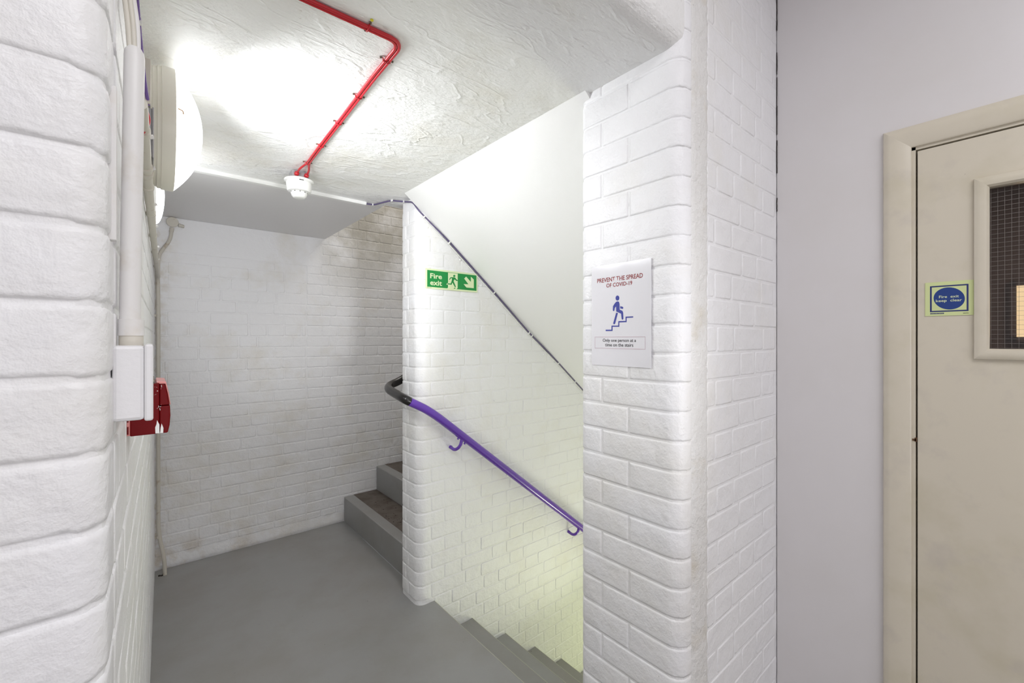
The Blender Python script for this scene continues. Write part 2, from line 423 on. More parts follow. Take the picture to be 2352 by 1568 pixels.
# back wall
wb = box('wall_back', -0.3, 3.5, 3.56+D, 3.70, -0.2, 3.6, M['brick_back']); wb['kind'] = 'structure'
def rel_back(x, z):
    if z > 2.0 and x < 1.04: return 0.0028
    return 0.0010 if x < 0.93 else 0.0
def clip_back_l(a, b, z0, z1): return not (z0 > 2.03)
def clip_up(a, b, z0, z1): return True
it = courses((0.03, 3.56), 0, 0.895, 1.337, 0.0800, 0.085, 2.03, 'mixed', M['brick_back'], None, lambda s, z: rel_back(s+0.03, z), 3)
def clip_stair_up(a, b, z0, z1):
    X = 0.93+(a+b)/2
    st = 0 if X < 1.212 else (math.floor((X-1.212)/0.27)+1)*0.2
    return z1 > st
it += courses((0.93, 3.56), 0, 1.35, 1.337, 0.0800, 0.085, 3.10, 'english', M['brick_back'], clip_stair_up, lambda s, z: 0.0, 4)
place_bricks(it, wb, 300)
# smooth skimmed band at the top and rough low kerb of cement at the foot
box('plaster_band', 0.0, 1.04, 3.5595, 3.57, 2.035, CEIL, M['brick_back'], wb, bevel=0.003)
def rough_strip(name, x0, x1, z0, z1, y, parent, m, nx, nz, amp, axis='x', seed=0, fade=False):
    rnd = random.Random(seed); V = []; F = []
    for i in range(nx+1):
        for j in range(nz+1):
            a = x0+(x1-x0)*i/nx; z = z0+(z1-z0)*j/nz
            edge = i in (0, nx) or j in (0, nz)
            d = rnd.uniform(0, amp) if not edge else -0.006
            d += amp*0.7*abs(math.sin(a*37+seed)*math.sin(z*23+seed*2))*(0 if edge else 1)
            if fade: d *= (1-j/nz)*1.3; d -= 0.003*j/nz*(1+math.sin(a*19)+0.6*math.sin(a*53))
            if not edge: z += rnd.uniform(-.3, .3)*(z1-z0)/nz
            V.append((a, y-d, z) if axis == 'x' else (y+d, a, z))
    for i in range(nx):
        for j in range(nz): F.append((i*(nz+1)+j, (i+1)*(nz+1)+j, (i+1)*(nz+1)+j+1, i*(nz+1)+j+1))
    me = bpy.data.meshes.new(name); me.from_pydata(V, [], F)
    o = link(name, me, m, parent, True); o['kind'] = 'stuff'; return o
rough_strip('cement_fillet', 0.03, 1.215, -0.005, 0.088, 3.558, wb, M['brick_back'], 90, 5, 0.005, seed=3, fade=True)

# left wall
wl = prism('wall_left', [(-0.4, 0.70), (LX(0.70)-D, 0.70), (LX(3.6)-D, 3.6), (-0.4, 3.6)], 0, CEIL, M['mortar']); wl['kind'] = 'structure'
a = math.atan(0.0214)
it = courses((LX(0.70), 0.70), PI/2-a, 2.85, 1.357, 0.0775, 0.0, CEIL, 'flemish', M['brick'], None, lambda s, z: 0.0, 6)
place_bricks(it, wl, 300)

# near pier on the left of the opening
rc = 0.028; xc = LX(0.62)
def pier_path(s):                               # s = 0 at the corner middle; s<0 on the front face, s>0 up the jamb
    cx, cy = xc-rc, 0.60+rc; q = rc*PI/2
    if s < -q/2: return (cx+(s+q/2), 0.60, 0, -1)
    if s > q/2: return (xc+0.0214*(s-q/2), cy+(s-q/2), 1, 0)
    t = (s+q/2)/q*PI/2
    return (cx+rc*math.sin(t), cy-rc*math.cos(t), math.sin(t), -math.cos(t))
wp = prism('wall_front_left', [(-1.5, 0.60+D)]+[(xc-rc+(rc-D)*math.sin(t*PI/16), 0.60+rc-(rc-D)*math.cos(t*PI/16)) for t in range(9)]+[(LX(0.72)-D, 0.72), (-1.5, 0.72)], 0, 2.9, M['mortar'])
wp['kind'] = 'structure'
q = rc*PI/2; items = []; ARCS['pier'] = [(-q/2, q/2)]
for k in range(-15, 17):
    z = 1.360+0.0765*k
    if k % 2: s0, s1 = -0.235+q/2, 0.085
    else: s0, s1 = -0.125+q/2, 0.085
    if z < 0: continue
    me = path_brick(pier_path, s0, s1, 0.0765-JOINT, M['brick'], 'pier'); items.append((me, (0, 0, z), 0))
    x_end = xc-rc+(s0+q/2)-JOINT
    for j in range(3):
        items.append((flat_brick(0.224, 0.072, (k+j) % 4, M['brick']), (x_end-0.224, 0.60, z), 0)); x_end -= 0.228
place_bricks(items, wp, 300)
# pier bricks must not be turned: they carry their own corner shape
for o in wp.children:
    if o.name.startswith('brick'): o.rotation_euler = (0, 0, 0)

# pillar on the right of the opening, with bull-nosed corner
PX, PY, PYB, pr = 1.08, 0.59, 0.945, 0.045
poly = [(3.45, PY+D), (3.45, PYB-D)]+arc(PX+0.03, PYB-0.03, 0.03-D, 90, 180, 6)+arc(PX+pr, PY+pr, pr-D, 180, 270, 8)
wr = prism('wall_front_right', poly, -2.0, 2.9, M['mortar']); wr['kind'] = 'structure'
qa = pr*PI/2; sA = PYB-0.03-(PY+pr)              # straight length of the jamb between its two rounded edges
r2 = 0.03; qb = r2*PI/2
def pillar_path(s):
    # s=0 at the start of the straight jamb (far end); negative wraps round the far edge
    if s < 0:
        t = min(-s/qb, 1)*PI/2
        return (PX+r2-r2*math.cos(t), PYB-r2+r2*math.sin(t), -math.cos(t), math.sin(t))
    if s <= sA: return (PX, PYB-r2-s, -1, 0)
    if s <= sA+qa:
        t = (s-sA)/qa*PI/2
        return (PX+pr-pr*math.cos(t), PY+pr-pr*math.sin(t), -math.cos(t), -math.sin(t))
    return (PX+pr+(s-sA-qa), PY, 0, -1)
ARCS['pillar'] = [(-qb, 0), (sA, sA+qa)]
items = []
for k in range(-24, 19):
    z = 1.357+0.0795*k; h = 0.0795-JOINT
    if z > 2.85: continue
    E1 = sA+qa+0.012
    if k % 2:
        spans = [(-qb+0.002, 0.062), (0.062+JOINT, 0.155+0.11), (0.265+JOINT, E1)] if False else [(-qb+0.002, 0.060), (0.060+JOINT, E1)]
    else: spans = [(-qb+0.002, 0.158), (0.158+JOINT, E1)]
    for s0, s1 in spans: items.append((path_brick(pillar_path, s0, s1, h, M['brick'], 'pillar'), (0, 0, z), 0))
n_wrap = len(items)
it = courses((1.226, PY), 0, 0.532, 1.357, 0.0795, 0.0, 2.88, 'flemish', M['brick'], None, lambda s, z: 0.0008, 9)
place_bricks(items, wr, 300)
for o in wr.children: o.rotation_euler = (0, 0, 0)
place_bricks(it, wr, 300-len(items))
rough_strip('rough_mortar', 1.134, 1.228, 0.0, 2.88, PY-0.0002, wr, M['render'], 10, 260, 0.0035, seed=5)

# lintel over the opening
bm = bmesh.new()
prof = [(0.74, 2.9), (0.74, CEIL), (0.592+0.05, CEIL)]+[(0.642-0.05*math.sin(t*PI/20), CEIL+0.05-0.05*math.cos(t*PI/20)) for t in range(1, 11)]+[(0.592, 2.9)]
A_ = [bm.verts.new((-1.5, y, z)) for y, z in prof]; B_ = [bm.verts.new((1.10, y, z)) for y, z in prof]
bm.faces.new(A_); bm.faces.new(B_[::-1])
for i in range(len(prof)): bm.faces.new((A_[i], B_[i], B_[(i+1) % len(prof)], A_[(i+1) % len(prof)]))
bm_obj('wall_front_lintel', bm, M['ceil'])['kind'] = 'structure'

# middle wall between the two flights
MX, MY0, MY1, mr = 1.13, 2.15, 2.375, 0.05
poly = [(3.45, MY1-D), ]+arc(MX+mr, MY1-mr, mr-D, 90, 180, 8)+arc(MX+mr, MY0+mr, mr-D, 180, 270, 8)+[(3.45, MY0+D)]
# the wall stops under the ceiling at its end and goes on up between the flights
wm = prism('wall_middle', poly, -2.0, CEIL, M['mortar']); wm['kind'] = 'structure'
qm = mr*PI/2; wE = MY1-MY0-2*mr
def mid_path(s):
    # s=0 middle of the end face; positive towards the camera side
    hlf = wE/2
    if s < -hlf:
        u = -s-hlf
        if u > qm: return (MX+mr+(u-qm), MY1, 0, 1)
        t = u/qm*PI/2
        return (MX+mr-mr*math.cos(t), MY1-mr+mr*math.sin(t), -math.cos(t), math.sin(t))
    if s <= hlf: return (MX, (MY0+MY1)/2-s, -1, 0)
    u = s-hlf
    if u <= qm:
        t = u/qm*PI/2
        return (MX+mr-mr*math.cos(t), MY0+mr-mr*math.sin(t), -math.cos(t), -math.sin(t))
    return (MX+mr+(u-qm), MY0, 0, -1)
items = []; ends = {}; ARCS['mid'] = [(-wE/2-qm, -wE/2), (wE/2, wE/2+qm)]
for k in range(-18, 12):
    z = 1.3166+0.0808*k; h = 0.0808-JOINT
    if z < -0.02 or z+h > CEIL: continue
    e = wE/2+qm
    if k % 2: spans = [(-e-0.03, -0.03), (-0.03+JOINT, e+0.115)]; ends[k] = e+0.115
    else: spans = [(-e-0.03, 0.0), (JOINT, e+0.03)]; ends[k] = e+0.03
    for s0, s1 in spans: items.append((path_brick(mid_path, s0, s1, h, M['brick'], 'mid'), (0, 0, z), 0))
place_bricks(items, wm, 300)
for o in wm.children: o.rotation_euler = (0, 0, 0)
rnd = random.Random(21); it = []
for k in range(-34, 12):
    z = 1.3166+0.0808*k; h = 0.0808-JOINT
    if z+h > CEIL: continue
    s = MX+mr+(ends.get(k, wE/2+qm+0.03)-(wE/2+qm))+JOINT if z > -0.02 else 1.235
    i = k % 2
    while s < 3.4:
        wd = [0.228, 0.115][i % 2]; i += 1
        if z <= -0.02 and s < 1.2351 and k % 2 == 0: wd = 0.170; i = 1
        X = s+wd/2
        top = CEIL+SL*(X-1.057)
        stair = 0 if X < 1.235 else -0.203*(math.floor((X-1.235)/0.2575)+1)
        if z > top+0.02: break
        if z+h > stair-0.02:
            rel = 0.0018 if z > 1.62 else 0.0006
            it.append((flat_brick(wd-JOINT, round(h, 3), rnd.randint(0, 3), M['brick']), (s, MY0+rel+rnd.uniform(-.0003, .0007), z), 0))
        s += wd
place_bricks(it, wm, 300-len(items))

# upper part of the middle wall and the closed stair shaft
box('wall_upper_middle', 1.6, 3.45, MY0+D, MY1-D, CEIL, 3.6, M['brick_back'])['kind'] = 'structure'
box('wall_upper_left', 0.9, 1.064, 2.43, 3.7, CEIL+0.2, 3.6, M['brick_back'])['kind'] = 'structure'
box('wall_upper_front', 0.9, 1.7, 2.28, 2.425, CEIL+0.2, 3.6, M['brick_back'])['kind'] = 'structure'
box('wall_shaft_end', 3.45, 3.6, 0.59, 3.7, -2.2, 3.6, M['brick'])['kind'] = 'structure'
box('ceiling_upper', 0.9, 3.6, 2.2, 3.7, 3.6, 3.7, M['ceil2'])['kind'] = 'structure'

# door wall on the right
DY0, DY1, DZ = -0.622, 0.225, 2.048
bm = bmesh.new()
add_box(bm, 1.76, 1.9, DY1, PY, 0, 2.9); add_box(bm, 1.76, 1.9, DY0, DY1, DZ, 2.9); add_box(bm, 1.76, 1.9, -2.2, DY0, 0, 2.9)
wd_ = bm_obj('wall_right', bm, M['plaster']); wd_['kind'] = 'structure'
# hairline cracks where the plaster meets the brick pier
cr = [(2.72, 2.60), (2.52, 2.44), (2.43, 2.22), (2.20, 2.08), (1.99, 1.94)]
bm = bmesh.new()
for z1, z0 in cr:
    n = 6
    for i in range(n):
        a0 = z0+(z1-z0)*i/n; a1 = z0+(z1-z0)*(i+1)/n; xo = 1.7575+random.uniform(-.0012, .0012)
        add_box(bm, xo, xo+random.uniform(.0008, .0022), PY-0.0012, PY+0.001, a0, a1)
o = bm_obj('plaster_crack', bm, M['dark'], wr); o['kind'] = 'stuff'

# room behind the camera
box('wall_rear', -1.6, 1.9, -2.3, -2.2, 0, 2.9, M['plaster'])['kind'] = 'structure'
box('wall_near_left', -1.6, -1.5, -2.2, 0.7, 0, 2.9, M['plaster'])['kind'] = 'structure'
box('ceiling_near', -1.6, 1.9, -2.3, 0.72, 2.9, 3.0, M['plaster'])['kind'] = 'structure'

# corridor seen through the door glass
bm = bmesh.new()
add_box(bm, 3.4, 3.5, -1.6, 0.55, 0, 2.5); add_box(bm, 1.9, 3.5, -1.7, -1.6, 0, 2.5); add_box(bm, 1.9, 3.4, 0.5, 0.585, 0, 2.5)
bm_obj('wall_far_corridor', bm, M['darkwall'])['kind'] = 'structure'
box('floor_far_corridor', 1.9, 3.5, -1.7, 0.58, -0.1, 0.0, M['darkwall'])['kind'] = 'structure'
box('ceiling_far_corridor', 1.9, 3.5, -1.7, 0.58, 2.5, 2.6, M['darkwall'])['kind'] = 'structure'
wn = box('window_1', 3.385, 3.399, -0.47, 0.038, 1.485, 1.745, M['winlit']); wn['kind'] = 'structure'
bm = bmesh.new()
add_box(bm, 3.37, 3.4, 0.038, 0.06, 1.46, 1.77); add_box(bm, 3.37, 3.4, -0.49, 0.06, 1.745, 1.77); add_box(bm, 3.37, 3.4, -0.49, 0.06, 1.46, 1.485)
bm_obj('window_frame', bm, M['darkwall'], wn)

# ------------------------------------------------------------------ stairs
sd = empty('descending_stairs', (1.235, 1.55, 0), 'grey-painted concrete stairs going down beside the purple handrail', 'stairs')
for i in range(1, 9):
    xa = 1.235+0.2575*(i-1); z = -0.203*i
    o = prism('step', [(xa, 0.975), (xa+0.2575, 0.975), (xa+0.2575, 2.149), (xa, 2.149)], z-0.2, z, M['floor'], sd, bevel=0.003)
    e = tube('step_edge', [(xa+0.2575-0.0015, 0.98, z-0.0015), (xa+0.2575-0.0015, 2.149, z-0.0015)], 0.0028, M['nosing'], o, 8)
e = tube('floor_edge', [(1.235-0.0015, 0.98, -0.0015), (1.235-0.0015, 2.149, -0.0015)], 0.0028, M['nosing'], sd, 8)
su = empty('ascending_stairs', (1.212, 2.96, 0), 'dark grey painted stairs with worn brown treads rising behind the middle wall', 'stairs')
for i in range(1, 9):
    xa = 1.212+0.27*(i-1); z = 0.198*i
    o = box('step', xa, min(xa+0.29, 3.44), 2.3765, 3.5585, z-0.2, z, M['floor'], su, bevel=0.006)
    box('worn_tread', xa+0.075, xa+0.27, 2.38, 3.557, z-0.002, z+0.0008, M['tread'], o)
# dirt crumbs on the first tread
bm = bmesh.new(); rnd = random.Random(4)
for _ in range(26):
    x, y = rnd.uniform(1.30, 1.44), rnd.uniform(2.75, 3.3); s = rnd.uniform(.002, .006)
    add_box(bm, x, x+s, y, y+s*rnd.uniform(.6, 2), 0.198, 0.2005)
bm_obj('dirt_specks', bm, M['dirt'], su)['kind'] = 'stuff'

# ------------------------------------------------------------------ door
dr = empty('door_1', (1.78, -0.2, 0), kind='structure')
prof = [(0.0, 0.0), (0.0, 0.010), (0.004, 0.0135), (0.018, 0.0165), (0.034, 0.0195), (0.046, 0.0205), (0.056, 0.019), (0.063, 0.014), (0.066, 0.006), (0.066, 0.0)]
def mitred(name, y0, y1, z0, z1, xface, prof, m, parent, closed=True, out=-1):
    """sweep a profile round a rectangle opening (y0<y1); the profile width grows outward"""
    segs = []
    def ring(cy, cz, sy, sz): return [(xface+out*d, cy+sy*w_, cz+sz*w_) for w_, d in prof]
    cor = [ring(y1, z0, 1, -1 if closed else 0), ring(y1, z1, 1, 1), ring(y0, z1, -1, 1), ring(y0, z0, -1, -1 if closed else 0)]
    pairs = [(0, 1), (1, 2), (2, 3)]+([(3, 0)] if closed else [])
    for a_, b_ in pairs:
        bm = bmesh.new()
        A = [bm.verts.new(p) for p in cor[a_]]; B = [bm.verts.new(p) for p in cor[b_]]
        n = len(A); bm.faces.new(A); bm.faces.new(B[::-1])
        for i in range(n-1): bm.faces.new((A[i], B[i], B[i+1], A[i+1]))
        bm.faces.new((A[n-1], B[n-1], B[0], A[0]))
        segs.append(smooth_by_angle(bm_obj(name, bm, m, parent), 30))
    return segs
mitred('architrave', DY0, DY1, 0.0, DZ, 1.76, prof, M['cream'], dr, closed=False)
bm = bmesh.new()
add_box(bm, 1.757, 1.90, DY1-0.0085, DY1, 0, DZ); add_box(bm, 1.757, 1.90, DY0, DY0+0.0085, 0, DZ); add_box(bm, 1.757, 1.90, DY0, DY1, DZ-0.0085, DZ)
bm_obj('door_lining', bm, M['cream'], dr)
bm = bmesh.new()
add_box(bm, 1.812, 1.83, DY1-0.025, DY1-0.0085, 0, DZ-0.009); add_box(bm, 1.812, 1.83, DY0+0.0085, DY0+0.025, 0, DZ-0.009); add_box(bm, 1.812, 1.83, DY0, DY1, DZ-0.025, DZ-0.0085)
bm_obj('door_stop', bm, M['dark'], dr)  # stop coloured near-black, carrying the shade deep inside the leaf gap
LY1, LY0, LZ = DY1-0.0085-0.004, DY0+0.0125, DZ-0.0085-0.0045
VY1, VY0, VZ0, VZ1 = 0.072, -0.465, 1.444, 1.893
bm = bmesh.new()
add_box(bm, 1.760, 1.804, VY1, LY1, 0.006, LZ); add_box(bm, 1.760, 1.804, LY0, VY0, 0.006, LZ)
add_box(bm, 1.760, 1.804, VY0, VY1, 0.006, VZ0); add_box(bm, 1.760, 1.804, VY0, VY1, VZ1, LZ)
leaf = bm_obj('door_leaf', bm, M['cream'], dr)
bead = [(-0.004, -0.018), (-0.004, 0.004), (0.001, 0.0105), (0.010, 0.0125), (0.020, 0.0115), (0.0245, 0.009), (0.0255, 0.0), (0.0255, -0.002)]
mitred('glazing_bead', VY0, VY1, VZ0, VZ1, 1.760, bead, M['cream'], leaf)
box('glass_pane', 1.780, 1.786, VY0-0.004, VY1+0.004, VZ0-0.004, VZ1+0.004, M['glass'], leaf)
bm = bmesh.new(); r_ = 0.00028
y = VY1-0.006
while y > VY0: add_box(bm, 1.7788, 1.7794, y-r_, y+r_, VZ0, VZ1); y -= 0.0125
z = VZ0+0.006
while z < VZ1: add_box(bm, 1.7788, 1.7794, VY0, VY1, z-r_, z+r_); z += 0.0125
o = bm_obj('glass_wire', bm, M['wire'], leaf); o['kind'] = 'stuff'
# little worn notch in the lining half way down
bm = bmesh.new(); add_box(bm, 1.7555, 1.759, 0.2155, 0.2235, 1.170, 1.176); add_box(bm, 1.7555, 1.759, 0.2135, 0.2185, 1.168, 1.180)
bm_obj('hinge_mark', bm, mat('bare_wood_chip', srgb(92, 62, 36), 0.8), dr)

# ------------------------------------------------------------------ flat signs
def sign_frame(loc, rz):
    return Matrix.Translation(loc) @ Matrix.Rotation(rz, 4, 'Z') @ Matrix.Rotation(PI/2, 4, 'X')   # local x right, y up, z out

def flat_poly(name, polys, lift, mtx, m, parent, thick=0.0002):
    bm = bmesh.new()
    for pts in polys:
        a = [bm.verts.new((x, y, lift)) for x, y in pts]
        bm.faces.new(a)
    for f in bm.faces:
        f.normal_update()
        if f.normal.z < 0: f.normal_flip()
    bmesh.ops.triangulate(bm, faces=bm.faces)
    bmesh.ops.transform(bm, matrix=mtx, verts=bm.verts)
    me = bpy.data.meshes.new(name); bm.to_mesh(me); bm.free()
    return link(name, me, m, parent)

def text_part(name, s, x0, x1, y0, y1, lift, mtx, m, parent, bold=0.0, shear=0.0, spacing=1.0, cap_only=True):
    """text stretched so that its capitals' box fills x0..x1, y0..y1"""
    cu = bpy.data.curves.new(name, 'FONT'); cu.body = s; cu.size = 1.0; cu.offset = bold; cu.extrude = 0.0; cu.space_character = spacing; cu.resolution_u = 3
    tmp = bpy.data.objects.new('tmp_text', cu); C.objects.link(tmp)
    dg = bpy.context.evaluated_depsgraph_get(); dg.update()
    me = bpy.data.meshes.new_from_object(tmp.evaluated_get(dg))
    bpy.data.objects.remove(tmp); bpy.data.curves.remove(cu)
    xs = [v.co.x for v in me.vertices]; ys = [v.co.y for v in me.vertices]
    ax, bx, ay, by = min(xs), max(xs), min(ys), max(ys)
    if cap_only: ay = -0.01                       # baseline, descenders hang below
    for v in me.vertices:
        v.co.x = x0+(v.co.x-ax)/(bx-ax)*(x1-x0); v.co.y = y0+(v.co.y-ay)/(by-ay)*(y1-y0); v.co.z = lift
    me.transform(mtx); me.name = name
    me.materials.clear(); me.materials.append(m)
    return link(name, me, None, parent)

def warp(corners, tl, tr, W, H):
    """point in the photo crop -> point on the sign (undoes the foreshortening)"""
    (xl, ytl), (xr, ytr), (_, ybl), (_, ybr) = corners
    def f(x, y):
        u = (x-xl)/(xr-xl); s = u*tl/(u*tl+(1-u)*tr)
        yt = ytl+(ytr-ytl)*u; yb = ybl+(ybr-ybl)*u
        return (s*W, (1-(y-yt)/(yb-yt))*H)
    return f
def ell(cx, cy, rx, ry, n=32): return [(cx+rx*math.cos(2*PI*i/n), cy+ry*math.sin(2*PI*i/n)) for i in range(n)]
def rect(x0, y0, x1, y1): return [(x0, y0), (x1, y0), (x1, y1), (x0, y1)]

# green fire exit sign on the middle wall
W_, H_ = 0.351, 0.112
fs = empty('fire_exit_sign', (1.352, 2.148, 1.756), 'green and cream fire exit sign with running figure and arrow, under the sloping cable', 'sign')
mt = sign_frame((1.177, 2.1485, 1.756), 0)
wf = warp([(240, 325), (1930, 560), (245, 1060), (1925, 1205)], 2.40, 2.63, W_, H_)
P = lambda pts: [wf(*p) for p in pts]
bm = bmesh.new(); add_box(bm, 0, W_, 0, H_, -0.0015, 0.0015); bmesh.ops.transform(bm, matrix=mt, verts=bm.verts)
bm_obj('backing_plate', bm, M['signcream'], fs)
flat_poly('green_field', [rect(0.0095, 0.0095, W_-0.0075, H_-0.0095)], 0.0016, mt, M['signgreen'], fs)
flat_poly('doorway_shape', [P([(970, 500), (1285, 540), (1283, 1050), (1250, 1085), (1245, 1130), (950, 1105), (945, 1055), (968, 1030), (968, 938), (915, 932), (935, 880), (970, 870)])], 0.0019, mt, M['signcream'], fs)
flat_poly('running_figure', [P([(1060, 665), (1190, 668), (1215, 700), (1255, 755), (1282, 763), (1282, 797), (1235, 795), (1182, 740), (1150, 805), (1160, 830), (1225, 1005), (1195, 1020), (1110, 855), (1098, 900), (1085, 935), (950, 917), (938, 903), (965, 882), (1055, 890), (1085, 800), (1100, 705), (1065, 700), (1025, 755), (1000, 748), (1045, 672)]),
    P(ell(1172, 620, 36, 40, 16)), P([(1150, 1070), (1185, 1038), (1215, 1043), (1195, 1078)])], 0.0022, mt, M['signgreen'], fs)
flat_poly('arrow', [P([(1560, 645), (1495, 715), (1635, 915), (1475, 910), (1570, 1030), (1810, 1055), (1810, 750), (1715, 650), (1715, 835)])], 0.0019, mt, M['signcream'], fs)
a1 = wf(385, 672); a2 = wf(770, 700)
text_part('lettering', 'Fire', a1[0], a2[0], 0.0585, 0.0865, 0.0022, mt, M['signcream'], fs, bold=0.022)
text_part('lettering', 'exit', a1[0], a2[0], 0.0205, 0.0475, 0.0022, mt, M['signcream'], fs, bold=0.022)
text_part('small_print', 'JALITE', wf(285, 1010)[0], wf(430, 1030)[0], 0.0035, 0.0068, 0.0018, mt, M['ink'], fs)

# poster on the pillar jamb
W_, H_ = 0.214, 0.309
ps = empty('stairs_notice', (1.076, 0.784, 1.393), 'laminated white notice with a blue climbing figure and red heading on the brick pillar', 'notice')
mt = sign_frame((1.0765, 0.891, 1.393), -PI/2)
wf = warp([(170, 250), (830, 160), (172, 1285), (815, 1322)], 1.3767, 1.2125, W_, H_)
bm = bmesh.new()
nx = 24
for i in range(nx+1):                            # sheet lifts slightly off the rounded brick edge on the right
    x = W_*i/nx; d = -0.0015+0.006*max(0, (x/W_-0.6))**1.6*2
    for y in (0, H_):
        bm.verts.new((x, y, d)); bm.verts.new((x, y, d-0.0006))
bm.verts.ensure_lookup_table()
for i in range(nx):
    a_ = 4*i; b_ = 4*(i+1)
    for q_ in ((a_, b_, b_+2, a_+2), (a_+1, a_+3, b_+3, b_+1), (a_, a_+1, b_+1, b_), (a_+2, b_+2, b_+3, a_+3)):
        bm.faces.new([bm.verts[j] for j in q_])
bm.faces.new([bm.verts[j] for j in (0, 2, 3, 1)]); bm.faces.new([bm.verts[4*nx+j] for j in (0, 1, 3, 2)])
bmesh.ops.transform(bm, matrix=mt, verts=bm.verts)
bm_obj('laminated_sheet', bm, M['poster'], ps)
def pl(o):                                        # bend the print onto the sheet
    inv = mt.inverted(); 
    for v in o.data.vertices:
        c = inv @ v.co; c.z += -0.0015+0.006*max(0, (c.x/W_-0.6))**1.6*2; v.co = mt @ c
    return o
P = lambda pts: [wf(*p) for p in pts]
def bx(x0, yb, x1, yt): a_ = wf((x0+x1)/2, yb); b_ = wf((x0+x1)/2, yt); return wf(x0, yb)[0], wf(x1, yb)[0], a_[1], b_[1]
pl(text_part('heading', 'PREVENT THE SPREAD', *bx(232, 393, 737, 346), 0.0003, mt, M['posterred'], ps, bold=0.016))
pl(text_part('heading', 'OF COVID-19', *bx(332, 454, 617, 412), 0.0003, mt, M['posterred'], ps, bold=0.016))
pl(flat_poly('climbing_figure', [P(ell(454, 580, 21, 27, 20)),
    P([(440, 620), (455, 614), (470, 620), (477, 640), (479, 703), (508, 715), (517, 735), (520, 800), (510, 811), (500, 803), (494, 746), (440, 722), (439, 668), (425, 684), (420, 712), (411, 719), (403, 710), (405, 665), (424, 636)]),
    P([(485, 666), (513, 673), (520, 684), (513, 696), (485, 690)]), P([(440, 734), (459, 738), (429, 850), (416, 859), (406, 848)])], 0.0003, mt, M['posterblue'], ps))
pl(flat_poly('stair_line', [P([(324, 914), (388, 914), (388, 871), (463, 871), (463, 824), (543, 822), (543, 778), (628, 774), (628, 788), (555, 791), (555, 836), (475, 838), (475, 884), (400, 884), (400, 928), (324, 928)])], 0.0003, mt, M['posterblue'], ps))
def frame_polys(x0, y0, x1, y1, t): return [rect(x0, y0, x1, y0+t), rect(x0, y1-t, x1, y1), rect(x0, y0+t, x0+t, y1-t), rect(x1-t, y0+t, x1, y1-t)]
fa = wf(206, 1110); fb = wf(765, 990)
pl(flat_poly('caption_border', frame_polys(fa[0], fa[1], fb[0], fb[1], 0.0008), 0.0003, mt, M['pinkline'], ps))
pl(text_part('caption', 'Only one person at a', *bx(292, 1043, 660, 1010), 0.0003, mt, M['ink'], ps, bold=0.010))
pl(text_part('caption', 'time on the stairs', *bx(318, 1093, 629, 1058), 0.0003, mt, M['ink'], ps, bold=0.010))

# blue fire door sign
W_, H_ = 0.0985, 0.098
ks = empty('keep_clear_sign', (1.7595, 0.147, 1.542), 'square lime sign with a blue disc on the cream door beside its glass', 'sign')
mt = sign_frame((1.7593, 0.196, 1.542), -PI/2)
wf = warp([(210, 280), (1810, 150), (205, 1365), (1810, 1300)], 1.281, 1.199, W_, H_)
P = lambda pts: [wf(*p) for p in pts]
bm = bmesh.new(); add_box(bm, 0, W_, 0, H_, -0.0003, 0.0012); bmesh.ops.transform(bm, matrix=mt, verts=bm.verts)
bm_obj('backing_plate', bm, M['signlime'], ks)
f0 = wf(370, 1235); f1 = wf(1640, 290)
flat_poly('blue_border', frame_polys(f0[0], f0[1], f1[0], f1[1], 0.0038), 0.0013, mt, M['signnavy'], ks)
flat_poly('blue_disc', [P(ell(1003, 775, 515, 362, 48))], 0.0013, mt, M['signblue'], ks)
text_part('lettering', 'Fire  exit', *bx(665, 753, 1322, 670), 0.0016, mt, M['signcream'], ks, bold=0.010)
text_part('lettering', 'keep  clear', *bx(565, 880, 1422, 795), 0.0016, mt, M['signcream'], ks, bold=0.010)
e0 = wf(380, 1300); e1 = wf(828, 1245)
flat_poly('print_bar', [rect(e0[0], e0[1], e1[0], e1[1])], 0.0013, mt, M['signnavy'], ks)
text_part('small_print', 'JALITE AAA', e0[0]+0.002, e1[0]-0.002, e0[1]+0.001, e1[1]-0.001, 0.0016, mt, M['signlime'], ks)
text_part('small_print', '5007N', *bx(1455, 1262, 1635, 1232), 0.0016, mt, M['ink'], ks, bold=0.01)

